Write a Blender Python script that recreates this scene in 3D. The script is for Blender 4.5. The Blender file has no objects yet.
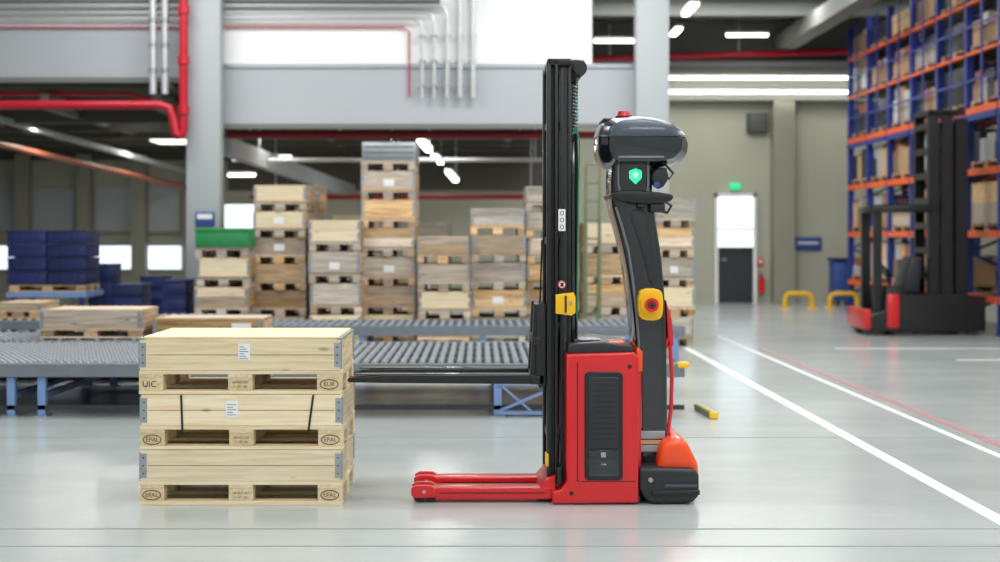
import bpy, bmesh, math, random
from mathutils import Vector, Matrix
random.seed(7)
F=1394.0; CX=480.0; HY=235.0; CZ=1.6
def wx(px,D): return (px-CX)*D/F
def wz(py,D): return CZ-(py-HY)*D/F
def s2l(c):
    return tuple(((v/255)/12.92 if v/255<=0.04045 else ((v/255+0.055)/1.055)**2.4) for v in c)

# ---------------------------------------------------------------- materials
def mat(name, rgb, rough=0.5, metal=0.0, var=0.06, nscale=3.0, bump=0.0, coat=0.0, rvar=0.1, partvar=0.0):
    m=bpy.data.materials.new(name); m.use_nodes=True
    nt=m.node_tree; N=nt.nodes; L=nt.links
    b=N['Principled BSDF']; c=s2l(rgb)
    tc=N.new('ShaderNodeTexCoord'); nz=N.new('ShaderNodeTexNoise')
    nz.inputs['Scale'].default_value=nscale; nz.inputs['Detail'].default_value=4
    L.new(tc.outputs['Object'],nz.inputs['Vector'])
    rp=N.new('ShaderNodeMix'); rp.data_type='RGBA'
    rp.inputs['A'].default_value=tuple(max(0,v*(1-var*2)) for v in c)+(1,)
    rp.inputs['B'].default_value=tuple(min(1,v*(1+var*2)) for v in c)+(1,)
    L.new(nz.outputs['Fac'],rp.inputs['Factor'])
    out=rp.outputs['Result']
    if partvar>0:
        at=N.new('ShaderNodeAttribute'); at.attribute_name='var'
        mr=N.new('ShaderNodeMapRange'); mr.inputs['To Min'].default_value=1-partvar; mr.inputs['To Max'].default_value=1+partvar
        L.new(at.outputs['Fac'],mr.inputs['Value'])
        hs=N.new('ShaderNodeHueSaturation'); L.new(mr.outputs['Result'],hs.inputs['Value']); L.new(out,hs.inputs['Color']); out=hs.outputs['Color']
    L.new(out,b.inputs['Base Color'])
    mr2=N.new('ShaderNodeMapRange'); mr2.inputs['To Min'].default_value=max(0.02,rough*(1-rvar)); mr2.inputs['To Max'].default_value=min(1,rough*(1+rvar))
    L.new(nz.outputs['Fac'],mr2.inputs['Value']); L.new(mr2.outputs['Result'],b.inputs['Roughness'])
    b.inputs['Metallic'].default_value=metal
    if coat: b.inputs['Coat Weight'].default_value=coat; b.inputs['Coat Roughness'].default_value=0.08
    if bump:
        bp=N.new('ShaderNodeBump'); bp.inputs['Strength'].default_value=bump; bp.inputs['Distance'].default_value=0.01
        L.new(nz.outputs['Fac'],bp.inputs['Height']); L.new(bp.outputs['Normal'],b.inputs['Normal'])
    return m
def wood(name, c1, c2, axis='X', grey=0.0, spread=0.12):
    m=bpy.data.materials.new(name); m.use_nodes=True
    nt=m.node_tree; N=nt.nodes; L=nt.links; b=N['Principled BSDF']
    tc=N.new('ShaderNodeTexCoord'); at=N.new('ShaderNodeAttribute'); at.attribute_name='var'
    sc=N.new('ShaderNodeVectorMath'); sc.operation='MULTIPLY_ADD'
    cb=N.new('ShaderNodeCombineXYZ')
    for i in range(3): L.new(at.outputs['Fac'],cb.inputs[i])
    L.new(cb.outputs[0],sc.inputs[0]); sc.inputs[1].default_value=(13,17,19); L.new(tc.outputs['Object'],sc.inputs[2])
    mp=N.new('ShaderNodeMapping'); s=[28,28,28]; s['XYZ'.index(axis)]=1.6; mp.inputs['Scale'].default_value=s
    L.new(sc.outputs[0],mp.inputs['Vector'])
    nz=N.new('ShaderNodeTexNoise'); nz.inputs['Scale'].default_value=1.6; nz.inputs['Detail'].default_value=5; nz.inputs['Distortion'].default_value=0.6
    L.new(mp.outputs[0],nz.inputs['Vector'])
    cr=N.new('ShaderNodeValToRGB'); cr.color_ramp.elements[0].position=0.3; cr.color_ramp.elements[1].position=0.62
    cr.color_ramp.elements[0].color=s2l(c2)+(1,); cr.color_ramp.elements[1].color=s2l(c1)+(1,)
    L.new(nz.outputs['Fac'],cr.inputs[0])
    mp2=N.new('ShaderNodeMapping'); s=[9,9,9]; s['XYZ'.index(axis)]=3.2; mp2.inputs['Scale'].default_value=s
    L.new(sc.outputs[0],mp2.inputs['Vector'])
    vo=N.new('ShaderNodeTexVoronoi'); vo.inputs['Scale'].default_value=1.0; L.new(mp2.outputs[0],vo.inputs['Vector'])
    kr=N.new('ShaderNodeMapRange'); kr.inputs['From Min'].default_value=0.06; kr.inputs['From Max'].default_value=0.13; kr.inputs['To Min'].default_value=0.55; kr.inputs['To Max'].default_value=1
    L.new(vo.outputs['Distance'],kr.inputs['Value'])
    mr=N.new('ShaderNodeMapRange'); mr.inputs['To Min'].default_value=1-spread*1.6; mr.inputs['To Max'].default_value=1+spread
    L.new(at.outputs['Fac'],mr.inputs['Value'])
    mm=N.new('ShaderNodeMath'); mm.operation='MULTIPLY'; L.new(mr.outputs[0],mm.inputs[0]); L.new(kr.outputs[0],mm.inputs[1])
    hs=N.new('ShaderNodeHueSaturation'); L.new(mm.outputs[0],hs.inputs['Value']); L.new(cr.outputs[0],hs.inputs['Color'])
    mg=N.new('ShaderNodeMath'); mg.operation='MULTIPLY_ADD'; mg.inputs[1].default_value=-grey; mg.inputs[2].default_value=1.0+grey*0.3
    fr=N.new('ShaderNodeMath'); fr.operation='MULTIPLY'; fr.inputs[1].default_value=7.31; L.new(at.outputs['Fac'],fr.inputs[0])
    f2=N.new('ShaderNodeMath'); f2.operation='FRACT'; L.new(fr.outputs[0],f2.inputs[0]); L.new(f2.outputs[0],mg.inputs[0])
    L.new(mg.outputs[0],hs.inputs['Saturation'])
    L.new(hs.outputs[0],b.inputs['Base Color']); b.inputs['Roughness'].default_value=0.7
    return m
def emit(name,rgb,strength):
    m=bpy.data.materials.new(name); m.use_nodes=True; b=m.node_tree.nodes['Principled BSDF']
    b.inputs['Base Color'].default_value=s2l(rgb)+(1,); b.inputs['Emission Color'].default_value=s2l(rgb)+(1,); b.inputs['Emission Strength'].default_value=strength
    return m

M={}
M['pine']=wood('pine_x',(242,226,192),(226,202,160),'X',0.15,0.07)
M['piney']=wood('pine_y',(228,210,174),(208,184,142),'Y',0.15,0.07)
M['old']=wood('old_wood_x',(228,198,158),(178,142,102),'X',0.8,0.3)
M['oldy']=wood('old_wood_y',(204,168,126),(152,116,80),'Y',0.6,0.28)
M['oldg']=wood('weathered_wood_x',(200,190,176),(150,140,128),'X',0.4,0.25)
M['red']=mat('truck_red_paint',(208,20,28),0.3,0,0.03,2,coat=0.4)
M['orange']=mat('orange_red_cover',(244,78,24),0.35,0,0.03,2,coat=0.4)
M['black']=mat('black_painted_steel',(22,23,26),0.36,0.0,0.1,6)
M['dark']=mat('dark_plastic',(34,37,42),0.45,0,0.08,6,bump=0.05)
M['gloss']=mat('gloss_dark_cover',(27,31,37),0.15,0.0,0.05,3,coat=0.8)
M['gunmetal']=mat('gunmetal_cover',(72,80,91),0.28,0.4,0.05,3,coat=0.5)
M['trimgrey']=mat('silver_grey_trim',(128,134,142),0.3,0.5,0.05,3,coat=0.3)
M['steel']=mat('galvanised_steel',(168,174,180),0.38,0.7,0.1,14)
M['zinc']=mat('zinc_pipe',(205,208,210),0.35,0.5,0.06,10)
M['rail']=mat('conveyor_grey',(118,126,134),0.45,0.3,0.08,8)
M['wheel']=mat('conveyor_wheel',(172,179,186),0.4,0.2,0.08,20)
M['yellow']=mat('safety_yellow',(245,190,20),0.4,0,0.04,5)
M['white']=mat('label_white',(238,240,240),0.5,0,0.02,20)
M['ink']=mat('ink_black',(35,32,30),0.7,0,0.05,20)
M['burn']=mat('burned_brand_ink',(118,76,42),0.8,0,0.1,60)
M['pred']=mat('pipe_red',(186,22,44),0.35,0,0.05,6)
M['dred']=mat('pipe_dark_red',(140,24,38),0.4,0,0.05,6)
M['blue']=mat('rack_blue',(38,58,142),0.45,0,0.08,5)
M['lblue']=mat('light_blue_steel',(118,148,196),0.45,0.1,0.08,8)
M['crate']=mat('crate_dark_blue',(24,38,92),0.5,0,0.1,5,partvar=0.3)
M['rorange']=mat('rack_orange',(240,98,34),0.45,0,0.08,5)
M['brown']=mat('pipe_brown',(160,92,70),0.5,0,0.08,5)
M['card']=mat('cardboard',(180,146,108),0.8,0,0.1,4,partvar=0.5)
M['wrap']=mat('shrink_wrap',(190,192,194),0.35,0,0.1,6,partvar=0.3)
M['green']=mat('green_cover',(40,140,80),0.6,0,0.1,5)
M['olive']=mat('olive_steel',(120,130,96),0.6,0,0.1,5)
M['hose']=mat('green_hose',(30,150,100),0.4,0,0.05,5)
M['rubber']=mat('wheel_polyurethane',(60,52,50),0.6,0,0.1,20)
M['facade']=mat('facade_grey_panel',(180,186,192),0.5,0,0.02,0.8)
M['fwhite']=mat('facade_white_panel',(252,253,254),0.5,0,0.005,0.8)
M['column']=mat('column_painted_grey',(172,178,182),0.5,0,0.03,1.5)
M['beige']=mat('wall_beige',(176,177,160),0.75,0,0.04,1.0)
M['beiged']=mat('wall_beige_pilaster',(148,148,132),0.75,0,0.04,1.0)
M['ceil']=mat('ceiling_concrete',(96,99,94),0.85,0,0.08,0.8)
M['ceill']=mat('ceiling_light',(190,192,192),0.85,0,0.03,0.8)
M['girder']=mat('girder_grey',(118,121,116),0.7,0,0.05,1.5)
M['dgirder']=mat('girder_dark',(84,82,72),0.7,0,0.08,1.5)
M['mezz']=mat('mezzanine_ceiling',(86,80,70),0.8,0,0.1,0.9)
M['line']=mat('floor_paint_white',(226,231,232),0.45,0,0.05,12)
M['linered']=mat('floor_paint_red',(170,124,128),0.45,0,0.05,12)
M['joint']=mat('floor_joint',(140,148,150),0.6,0,0.05,12)
M['doorgrey']=mat('door_dark',(46,52,55),0.4,0,0.05,4)
M['lamp']=emit('lamp_tube',(255,252,240),7)
M['lampdim']=emit('lamp_diffuser',(255,250,238),2.2)
M['glass']=emit('daylight_window',(228,240,255),1.5)
M['gled']=emit('green_status_light',(40,255,140),1.5)
M['exit']=emit('exit_sign_green',(60,200,140),0.7)
M['btn']=mat('red_button',(220,30,20),0.3,0,0.03,5)
M['signblue']=mat('sign_blue',(50,80,150),0.5,0,0.03,5)

def floor_mat():
    m=bpy.data.materials.new('polished_concrete'); m.use_nodes=True; nt=m.node_tree; N=nt.nodes; L=nt.links; b=N['Principled BSDF']
    tc=N.new('ShaderNodeTexCoord')
    a=N.new('ShaderNodeTexNoise'); a.inputs['Scale'].default_value=0.45; a.inputs['Detail'].default_value=7; a.inputs['Roughness'].default_value=0.6
    c=N.new('ShaderNodeTexNoise'); c.inputs['Scale'].default_value=30; c.inputs['Detail'].default_value=3
    mp=N.new('ShaderNodeMapping'); mp.inputs['Scale'].default_value=(0.6,2.0,1)
    d=N.new('ShaderNodeTexNoise'); d.inputs['Scale'].default_value=1.3; d.inputs['Detail'].default_value=6
    L.new(tc.outputs['Object'],a.inputs['Vector']); L.new(tc.outputs['Object'],c.inputs['Vector']); L.new(tc.outputs['Object'],mp.inputs[0]); L.new(mp.outputs[0],d.inputs['Vector'])
    r=N.new('ShaderNodeValToRGB'); r.color_ramp.elements[0].position=0.25; r.color_ramp.elements[1].position=0.75
    r.color_ramp.elements[0].color=s2l((162,170,169))+(1,); r.color_ramp.elements[1].color=s2l((184,191,190))+(1,)
    mx=N.new('ShaderNodeMath'); mx.operation='MULTIPLY_ADD'; mx.inputs[1].default_value=0.4; L.new(d.outputs['Fac'],mx.inputs[0])
    m2=N.new('ShaderNodeMath'); m2.operation='MULTIPLY'; m2.inputs[1].default_value=0.6; L.new(a.outputs['Fac'],m2.inputs[0]); L.new(m2.outputs[0],mx.inputs[2])
    L.new(mx.outputs[0],r.inputs[0]); L.new(r.outputs[0],b.inputs['Base Color'])
    mr=N.new('ShaderNodeMapRange'); mr.inputs['To Min'].default_value=0.12; mr.inputs['To Max'].default_value=0.28; L.new(mx.outputs[0],mr.inputs['Value']); L.new(mr.outputs[0],b.inputs['Roughness'])
    bp=N.new('ShaderNodeBump'); bp.inputs['Strength'].default_value=0.03; bp.inputs['Distance'].default_value=0.01; L.new(c.outputs['Fac'],bp.inputs['Height']); L.new(bp.outputs[0],b.inputs['Normal'])
    b.inputs['Specular IOR Level'].default_value=0.65
    return m
M['floor']=floor_mat()

# ---------------------------------------------------------------- builder
class B:
    def __init__(s): s.v=[]; s.f=[]; s.m=[]; s.r=[]; s.mats=[]
    def mi(s,k):
        if k not in s.mats: s.mats.append(k)
        return s.mats.index(k)
    def add(s,vs,fs,k,r=None):
        o=len(s.v); s.v+= [tuple(v) for v in vs]; i=s.mi(k); r=random.random() if r is None else r
        for f in fs: s.f.append([o+j for j in f]); s.m.append(i); s.r.append(r)
    def box(s,x0,x1,y0,y1,z0,z1,k,bev=0,seg=2,r=None):
        if x0>x1:x0,x1=x1,x0
        if y0>y1:y0,y1=y1,y0
        if z0>z1:z0,z1=z1,z0
        if not bev:
            vs=[(x0,y0,z0),(x1,y0,z0),(x1,y1,z0),(x0,y1,z0),(x0,y0,z1),(x1,y0,z1),(x1,y1,z1),(x0,y1,z1)]
            s.add(vs,[(0,3,2,1),(4,5,6,7),(0,1,5,4),(1,2,6,5),(2,3,7,6),(3,0,4,7)],k,r); return
        bm=bmesh.new(); bmesh.ops.create_cube(bm,size=1)
        for v in bm.verts: v.co=Vector(((x0+x1)/2+v.co.x*(x1-x0),(y0+y1)/2+v.co.y*(y1-y0),(z0+z1)/2+v.co.z*(z1-z0)))
        bmesh.ops.bevel(bm,geom=bm.edges[:],offset=min(bev,0.45*min(x1-x0,y1-y0,z1-z0)),segments=seg,affect='EDGES',profile=0.5)
        bm.verts.index_update()
        s.add([v.co for v in bm.verts],[[v.index for v in f.verts] for f in bm.faces],k,r); bm.free()
    def beam(s,p0,p1,w,h,k,up=(0,0,1)):
        p0=Vector(p0);p1=Vector(p1);d=(p1-p0).normalized();u=Vector(up)
        if abs(d.dot(u))>0.98:u=Vector((0,1,0))
        a=d.cross(u).normalized()*w/2;b=a.cross(d).normalized()*h/2
        vs=[p0-a-b,p0+a-b,p0+a+b,p0-a+b,p1-a-b,p1+a-b,p1+a+b,p1-a+b]
        s.add(vs,[(0,1,2,3),(7,6,5,4),(0,4,5,1),(1,5,6,2),(2,6,7,3),(3,7,4,0)],k)
    def cyl(s,p0,p1,r,k,seg=16,r2=None):
        s.tube([p0,p1],[r,r if r2 is None else r2],k,seg)
    def tube(s,pts,r,k,seg=10):
        pts=[Vector(p) for p in pts]; n=len(pts); rs=r if isinstance(r,(list,tuple)) else [r]*n
        vs=[];fs=[]; pa=None
        for i,p in enumerate(pts):
            d=(pts[min(i+1,n-1)]-pts[max(i-1,0)]).normalized()
            if pa is None:
                u=Vector((0,0,1)) if abs(d.z)<0.9 else Vector((1,0,0)); a=d.cross(u).normalized()
            else: a=(pa-d*pa.dot(d)).normalized()
            pa=a; b=d.cross(a)
            for j in range(seg):
                t=2*math.pi*j/seg; vs.append(p+(a*math.cos(t)+b*math.sin(t))*rs[i])
        for i in range(n-1):
            for j in range(seg):
                q=(j+1)%seg; fs.append((i*seg+j,i*seg+q,(i+1)*seg+q,(i+1)*seg+j))
        fs.append(tuple(reversed(range(seg)))); fs.append(tuple(range((n-1)*seg,n*seg)))
        s.add(vs,fs,k)
    def loft(s,rings,k):
        n=len(rings[0]);vs=[p for r in rings for p in r];fs=[]
        for i in range(len(rings)-1):
            for j in range(n):
                q=(j+1)%n; fs.append((i*n+j,i*n+q,(i+1)*n+q,(i+1)*n+j))
        fs.append(tuple(reversed(range(n)))); fs.append(tuple(range((len(rings)-1)*n,len(rings)*n)))
        s.add(vs,fs,k)
    def rprism(s,poly,y0,y1,k,b=0.01,smooth=0,w=.25):
        poly=[Vector(p) for p in poly]
        A=sum(poly[i].x*poly[(i+1)%len(poly)].y-poly[(i+1)%len(poly)].x*poly[i].y for i in range(len(poly)))
        if A<0: poly.reverse()
        for _ in range(smooth):
            q=[]
            for i in range(len(poly)):
                a=poly[i];c=poly[(i+1)%len(poly)]; q+= [a*(1-w)+c*w,a*w+c*(1-w)]
            poly=q
        n=len(poly)
        def off(d):
            o=[]
            for i in range(n):
                e1=(poly[i]-poly[i-1]).normalized(); e2=(poly[(i+1)%n]-poly[i]).normalized()
                n1=Vector((-e1.y,e1.x)); n2=Vector((-e2.y,e2.x)); m=(n1+n2)
                if m.length<1e-4: m=n1
                m.normalize(); m=m/max(0.5,m.dot(n1)); o.append(poly[i]+m*d)
            return o
        rings=[]
        for t in (0,30,60,90):
            a=math.radians(t); rings.append([(p.x,y0+b*(1-math.cos(a)),p.y) for p in off(b*(1-math.sin(a)))])
        for t in (90,60,30,0):
            a=math.radians(t); rings.append([(p.x,y1-b*(1-math.cos(a)),p.y) for p in off(b*(1-math.sin(a)))])
        s.loft(rings,k)
    def text(s,txt,size,x,y,z,k,align='CENTER',rot=0):
        cu=bpy.data.curves.new('t','FONT'); cu.body=txt; cu.size=size; cu.align_x=align; cu.align_y='CENTER'; cu.resolution_u=3
        ob=bpy.data.objects.new('t',cu); bpy.context.scene.collection.objects.link(ob); bpy.context.view_layer.update()
        me=ob.to_mesh(); cr,sr=math.cos(rot),math.sin(rot)
        vs=[(x+v.co.x*cr-v.co.y*sr,y,z+v.co.x*sr+v.co.y*cr) for v in me.vertices]
        s.add(vs,[list(p.vertices) for p in me.polygons],k); ob.to_mesh_clear()
        bpy.data.objects.remove(ob); bpy.data.curves.remove(cu)
    def ringdisc(s,x,y,z,rx,rz,w,k,seg=28):
        vs=[];fs=[]
        for j in range(seg):
            t=2*math.pi*j/seg; c,sn=math.cos(t),math.sin(t)
            vs+=[(x+rx*c,y,z+rz*sn),(x+(rx-w)*c,y,z+(rz-w)*sn)]
        for j in range(seg):
            q=(j+1)%seg; fs.append((2*j,2*q,2*q+1,2*j+1))
        s.add(vs,fs,k)
    def build(s,name,ang=35):
        xs=[v[0] for v in s.v];ys=[v[1] for v in s.v];zs=[v[2] for v in s.v]
        o=Vector(((min(xs)+max(xs))/2,(min(ys)+max(ys))/2,min(zs)))
        me=bpy.data.meshes.new(name); me.from_pydata([Vector(v)-o for v in s.v],[],s.f)
        for k in s.mats: me.materials.append(M[k])
        me.polygons.foreach_set('material_index',s.m)
        me.polygons.foreach_set('use_smooth',[True]*len(s.f))
        at=me.attributes.new('var','FLOAT','FACE'); at.data.foreach_set('value',s.r)
        me.update(); me.set_sharp_from_angle(angle=math.radians(ang))
        ob=bpy.data.objects.new(name,me); ob.location=o; bpy.context.scene.collection.objects.link(ob)
        return ob

def simple(name,x0,x1,y0,y1,z0,z1,k,bev=0):
    b=B(); b.box(x0,x1,y0,y1,z0,z1,k,bev); return b.build(name)

# ---------------------------------------------------------------- room
XL,XR,YF,YB,ZC=-12.5,12.5,-6.0,33.0,6.7
simple('floor',XL-.2,XR+.2,YF-.2,YB+.2,-0.2,0,'floor')
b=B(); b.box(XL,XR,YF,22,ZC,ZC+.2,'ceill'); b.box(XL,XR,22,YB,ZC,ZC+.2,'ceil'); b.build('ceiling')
simple('wall_back',XL,XR,YB,YB+.2,0,ZC,'beige')
simple('wall_right',XR,XR+.2,YF,YB,0,ZC,'beige')
simple('wall_front',XL,XR,YF-.2,YF,0,ZC,'ceill')
simple('wall_left',XL-.2,XL,YF,YB,0,ZC,'ceill')
xa,xb,xc=wx(222,22),wx(635,22),wx(592,22)
b=B()
b.box(xa,xb,22,22.3,wz(127,22),wz(66,22),'facade')
b.box(xa,xb,21.97,22,wz(68,22),wz(64,22),'steel')
b.box(XL,wx(188,22),22,22.3,wz(80,22),wz(28,22),'facade')
b.box(wx(188,22),xa,22,22.3,wz(80,22),ZC,'facade')
b.box(XL,wx(188,22),21.9,22,wz(83,22),wz(78,22),'girder')
b.box(xa,xb,21.95,22,wz(129,22),wz(124,22),'girder')
b.build('wall_facade')
simple('wall_facade_upper',xa,xc,22,22.3,wz(66,22),ZC,'fwhite')
simple('wall_facade_upper',XL,wx(188,22),22.1,22.3,wz(28,22),ZC,'fwhite')
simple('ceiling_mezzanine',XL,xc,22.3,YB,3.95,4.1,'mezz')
simple('wall_mezzanine_side',xc-.15,xc,22.3,YB,4.1,ZC,'facade')
for i,(a,c) in enumerate(((188,222),(635,668))):
    b=B(); x0,x1=wx(a,21.6),wx(c,21.6)
    b.box(x0,x1,21.45,21.76,0,ZC,'column',0.02); b.box(x0-.05,x1+.05,21.4,21.78,0,0.03,'steel')
    b.build('column')
for y in (24.2,26.2,28.2,30.2,32):
    simple('ceiling_beam',XL,xc-.2,y,y+.25,3.55,3.95,'dgirder')
for x in (-9,-7,-5.2,-3.2,-1.2,0.6):
    b=B(); b.beam((x,22.4,3.75),(x,32.9,3.75),.14,.25,'girder'); b.build('ceiling_beam')
b=B(); b.beam((wx(225,23),23.1,wz(146,23)),(wx(352,32.5),32.5,wz(192,32.5)),.16,.3,'column'); b.build('air_duct')
for y in (23.5,26.5,29.5):
    simple('ceiling_girder',xc+.05,XR,y,y+.3,6.25,ZC,'girder')
simple('ceiling_girder',6.9,7.3,22.5,32.9,5.9,6.24,'girder')
b=B(); b.box(xc+.05,XR,32.6,33,4.75,5.6,'girder'); b.box(xc+.05,XR,32.5,33,5.55,5.65,'column'); b.build('trim_1')
simple('trim_2',xc+.05,XR,32.8,33,5.66,6.6,'ceil')
simple('trim_3',wx(228,32.8),xc,32.8,33,wz(190,32.8),3.94,'mezz')  # dark band added on the back wall for the darkness under the mezzanine
simple('trim_4',XL,wx(226,32.8),32.8,33,wz(160,32.8),3.94,'dgirder')  # added dark band, continues the under-ceiling darkness on the left
simple('wall_pilaster',wx(772,32.8),wx(793,32.8),32.6,33,0,4.74,'beiged')
for a,c in ((16,29),(77,90),(132,146),(186,198)):
    simple('wall_pilaster',wx(a,32.7),wx(c,32.7),32.6,33,0,3.5,'beiged')
n=1
for (a,c) in ((-30,14),(32,74),(95,131),(147,180)):
    x0,x1=wx(a,32.9),wx(c,32.9)
    b=B(); b.box(x0,x1,32.95,33,wz(270,33),wz(246,33),'glass')
    for q in (271,246): b.box(x0,x1,32.9,33,wz(q,33),wz(q,33)+.05,'steel')
    b.build('window_%d'%n); n+=1
    b=B(); b.box(x0,x1,32.94,33,wz(232,33),wz(188,33),'column'); b.box(x0-.03,x1+.03,32.9,32.94,wz(234,33),wz(231,33),'beiged'); b.build('trim_%d'%(n+5))
b=B(); b.box(wx(226,32.9),wx(256,32.9),32.74,32.8,wz(228,33),wz(205,33),'glass'); b.box(wx(226,32.9),wx(256,32.9),32.7,32.8,wz(228,33)-.06,wz(228,33),'steel'); b.box(wx(226,32.9),wx(256,32.9),32.78,33,wz(229,33)-.06,wz(204,33),'steel'); b.build('window_%d'%n)
b=B(); x0,x1=wx(718,32.9),wx(753,32.9); zt=wz(197,32.9)
b.box(x0-.08,x0,32.85,33,0,zt+.08,'white'); b.box(x1,x1+.08,32.85,33,0,zt+.08,'white'); b.box(x0-.08,x1+.08,32.85,33,zt,zt+.08,'white')
b.box(x0,x1,32.92,33,0,wz(250,32.9),'doorgrey'); b.box(x0,x1,32.92,33,wz(249,32.9),zt,'glass'); b.box(x0,x1,32.88,33,wz(251,32.9),wz(247,32.9),'doorgrey'); b.box(x0,x1,32.88,33,wz(230,32.9),wz(228,32.9),'steel')
b.box(x0+.08,x0+.2,32.86,32.92,1.0,1.04,'steel'); b.build('door_1')
b=B(); b.box(wx(731,32.8),wx(741,32.8),32.85,33,wz(190,33),wz(183,33),'exit',.01); b.build('exit_sign')
b=B(); b.box(wx(748,32.8),wx(768,32.8),32.75,33,wz(133,33),wz(113,33),'doorgrey',.02)
for i in range(5): b.box(wx(750,32.8),wx(766,32.8),32.72,32.76,wz(131-i*4,33),wz(129.5-i*4,33),'girder')
b.build('air_vent')
b=B(); b.box(wx(796,32.8),wx(823,32.8),32.93,33,wz(250,33),wz(237,33),'signblue',.01); b.box(wx(799,32.8),wx(820,32.8),32.92,32.93,wz(244,33),wz(242,33),'white'); b.build('wall_sign')
b=B(); b.box(wx(759,32.8),wx(765,32.8),32.95,33,wz(266,33),wz(258,33),'btn',.005); b.box(wx(761,32.8),wx(763,32.8),32.94,32.95,wz(264,33),wz(260,33),'white'); b.build('fire_sign')
b=B(); xq=wx(762,32.8); b.cyl((xq,32.86,.25),(xq,32.86,.62),.07,'btn'); b.cyl((xq,32.86,.62),(xq,32.86,.7),.03,'black'); b.box(xq-.05,xq+.05,32.92,32.99,.3,.6,'steel'); b.build('fire_extinguisher')
b=B(); b.box(wx(194,21.3),wx(213,21.3),21.39,21.44,wz(226,21.4),wz(212,21.4),'signblue',.008); b.box(wx(196,21.3),wx(211,21.3),21.38,21.40,wz(219,21.4),wz(214,21.4),'white'); b.build('wall_sign')

def mark(name,x0,x1,y0,y1,k): simple(name,x0,x1,y0,y1,0,0.003,k)
mark('floor_line',2.865,2.965,4,19.8,'line'); mark('floor_line',3.73,3.79,4,22,'line'); mark('floor_line',3.92,4.0,4,19.5,'linered')
mark('floor_line',6.1,9,17.8,17.87,'line'); mark('floor_line',5.0,8,19.6,19.67,'line')
mark('floor_joint',XL,8,7.58,7.592,'joint'); mark('floor_joint',XL,8,7.16,7.17,'joint'); mark('floor_joint',XL,8,11.0,11.01,'joint')

def pz(y,D=21.8): return wz(y,D)
b=B()
for px in (153,165):
    b.cyl((wx(px,21.4),21.4,pz(94,21.4)),(wx(px,21.4),21.4,ZC-.01),.055,'zinc',12)
    for yy in (20,45,70): b.cyl((wx(px,21.4),21.4,pz(yy,21.4)-.03),(wx(px,21.4),21.4,pz(yy,21.4)+.03),.07,'steel',12)
    b.beam((wx(px,21.4),21.4,pz(83,21.4)),(wx(px,21.4),21.9,pz(83,21.4)),.04,.04,'steel')
b.build('vertical_pipe')
XP=-8.5
for i,px in enumerate((422,434,447,460,473)):
    b=B(); x=wx(px,21.85); yb=97; r=.045 if i>1 else .035
    if i<3:
        yt=(18,12,5)[i]
        z=pz(yt); pts=[(x,21.87,pz(yb)),(x,21.87,z-.15),(x-.04,21.87,z-.04),(x-.15,21.87,z),(XP,21.87,z)]
        b.tube(pts,r*.8,'zinc',10)
    else: b.tube([(x,21.87,pz(yb)),(x,21.87,ZC-.01)],r,'zinc',10)
    for yy in (35,60,85): b.box(x-.05,x+.05,21.84,21.99,pz(yy)-.012,pz(yy)+.012,'steel')
    b.build('conduit_pipe')
b=B(); x=wx(409,21.9); b.tube([(x,21.95,pz(96)),(x,21.95,pz(30)),(x-.1,21.95,pz(26)),(XP,21.95,pz(26))],.014,'pred',8); b.build('red_conduit')
b=B(); b.box(XP,wx(440,21.8),21.82,21.96,pz(1.5),pz(-2),'girder'); b.build('cable_tray')
x=wx(183,21.2)
b=B(); b.tube([(x,21.25,ZC-.01),(x,21.25,pz(130,21.25)),(x-.03,21.25,pz(135,21.25)),(x-.08,21.25,pz(136,21.25)),(x-.13,21.25,pz(132,21.25)),(x-.16,21.25,pz(118,21.25)),(x-.22,21.25,pz(108,21.25)),(x-.36,21.25,pz(105,21.25)),(XP,21.25,pz(105,21.25))],.068,'pred',14)
for yy in (10,60,110): b.cyl((x,21.25,pz(yy,21.2)-.06),(x,21.25,pz(yy,21.2)+.06),.09,'pred',14)
b.build('sprinkler_pipe')
b=B(); b.tube([(wx(152,22.6),22.6,pz(92,22.6)),(wx(152,22.6),22.6,pz(100,22.6)),(wx(130,22.6),22.6,pz(94,22.6)),(XP,22.6,pz(94,22.6))],.035,'pred',10); b.build('sprinkler_pipe')
b=B(); b.tube([(wx(228,23),23,pz(135,23)),(wx(602,23),23,pz(135,23))],.065,'dred',14)
for px in (250,340,430,520): b.cyl((wx(px,23),23,pz(135,23)),(wx(px,23),23,3.94),.015,'steel',8)
b.build('sprinkler_pipe')
b=B(); b.tube([(-4.5,27.3,wz(197,27.3)),(1.6,27.3,wz(197,27.3))],.05,'dred',10)
for x in (-4,-1.6,1): b.cyl((x,27.3,wz(197,27.3)),(x,27.3,3.94),.012,'steel',8)
b.build('sprinkler_pipe')
b=B(); b.tube([(-4.5,25.3,wz(160,25.3)),(1.6,25.3,wz(160,25.3))],.04,'column',10)
for x in (-4,-1.6,1): b.cyl((x,25.3,wz(160,25.3)),(x,25.3,3.94),.012,'steel',8)
b.build('heating_pipe')
b=B(); b.tube([(xc+.1,32.3,pz(60,32.3)),(XR-.01,32.3,pz(46,32.3))],.07,'pred',12)
for x in (3,6,9,12): b.cyl((x,32.3,pz(55,32.3)),(x,32.3,ZC),.02,'steel',8)
b.build('sprinkler_pipe')
b=B(); b.tube([(wx(-40,22.6),22.6,wz(135,22.6)),(wx(188,32.4),32.4,wz(188,32.4))],.055,'brown',10)
b.build('heating_pipe')
b=B(); b.beam((wx(-40,22.5),22.6,wz(108,22.5)),(wx(188,32.4),32.4,wz(172,32.4)),.1,.1,'column'); b.build('heating_pipe')

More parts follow.
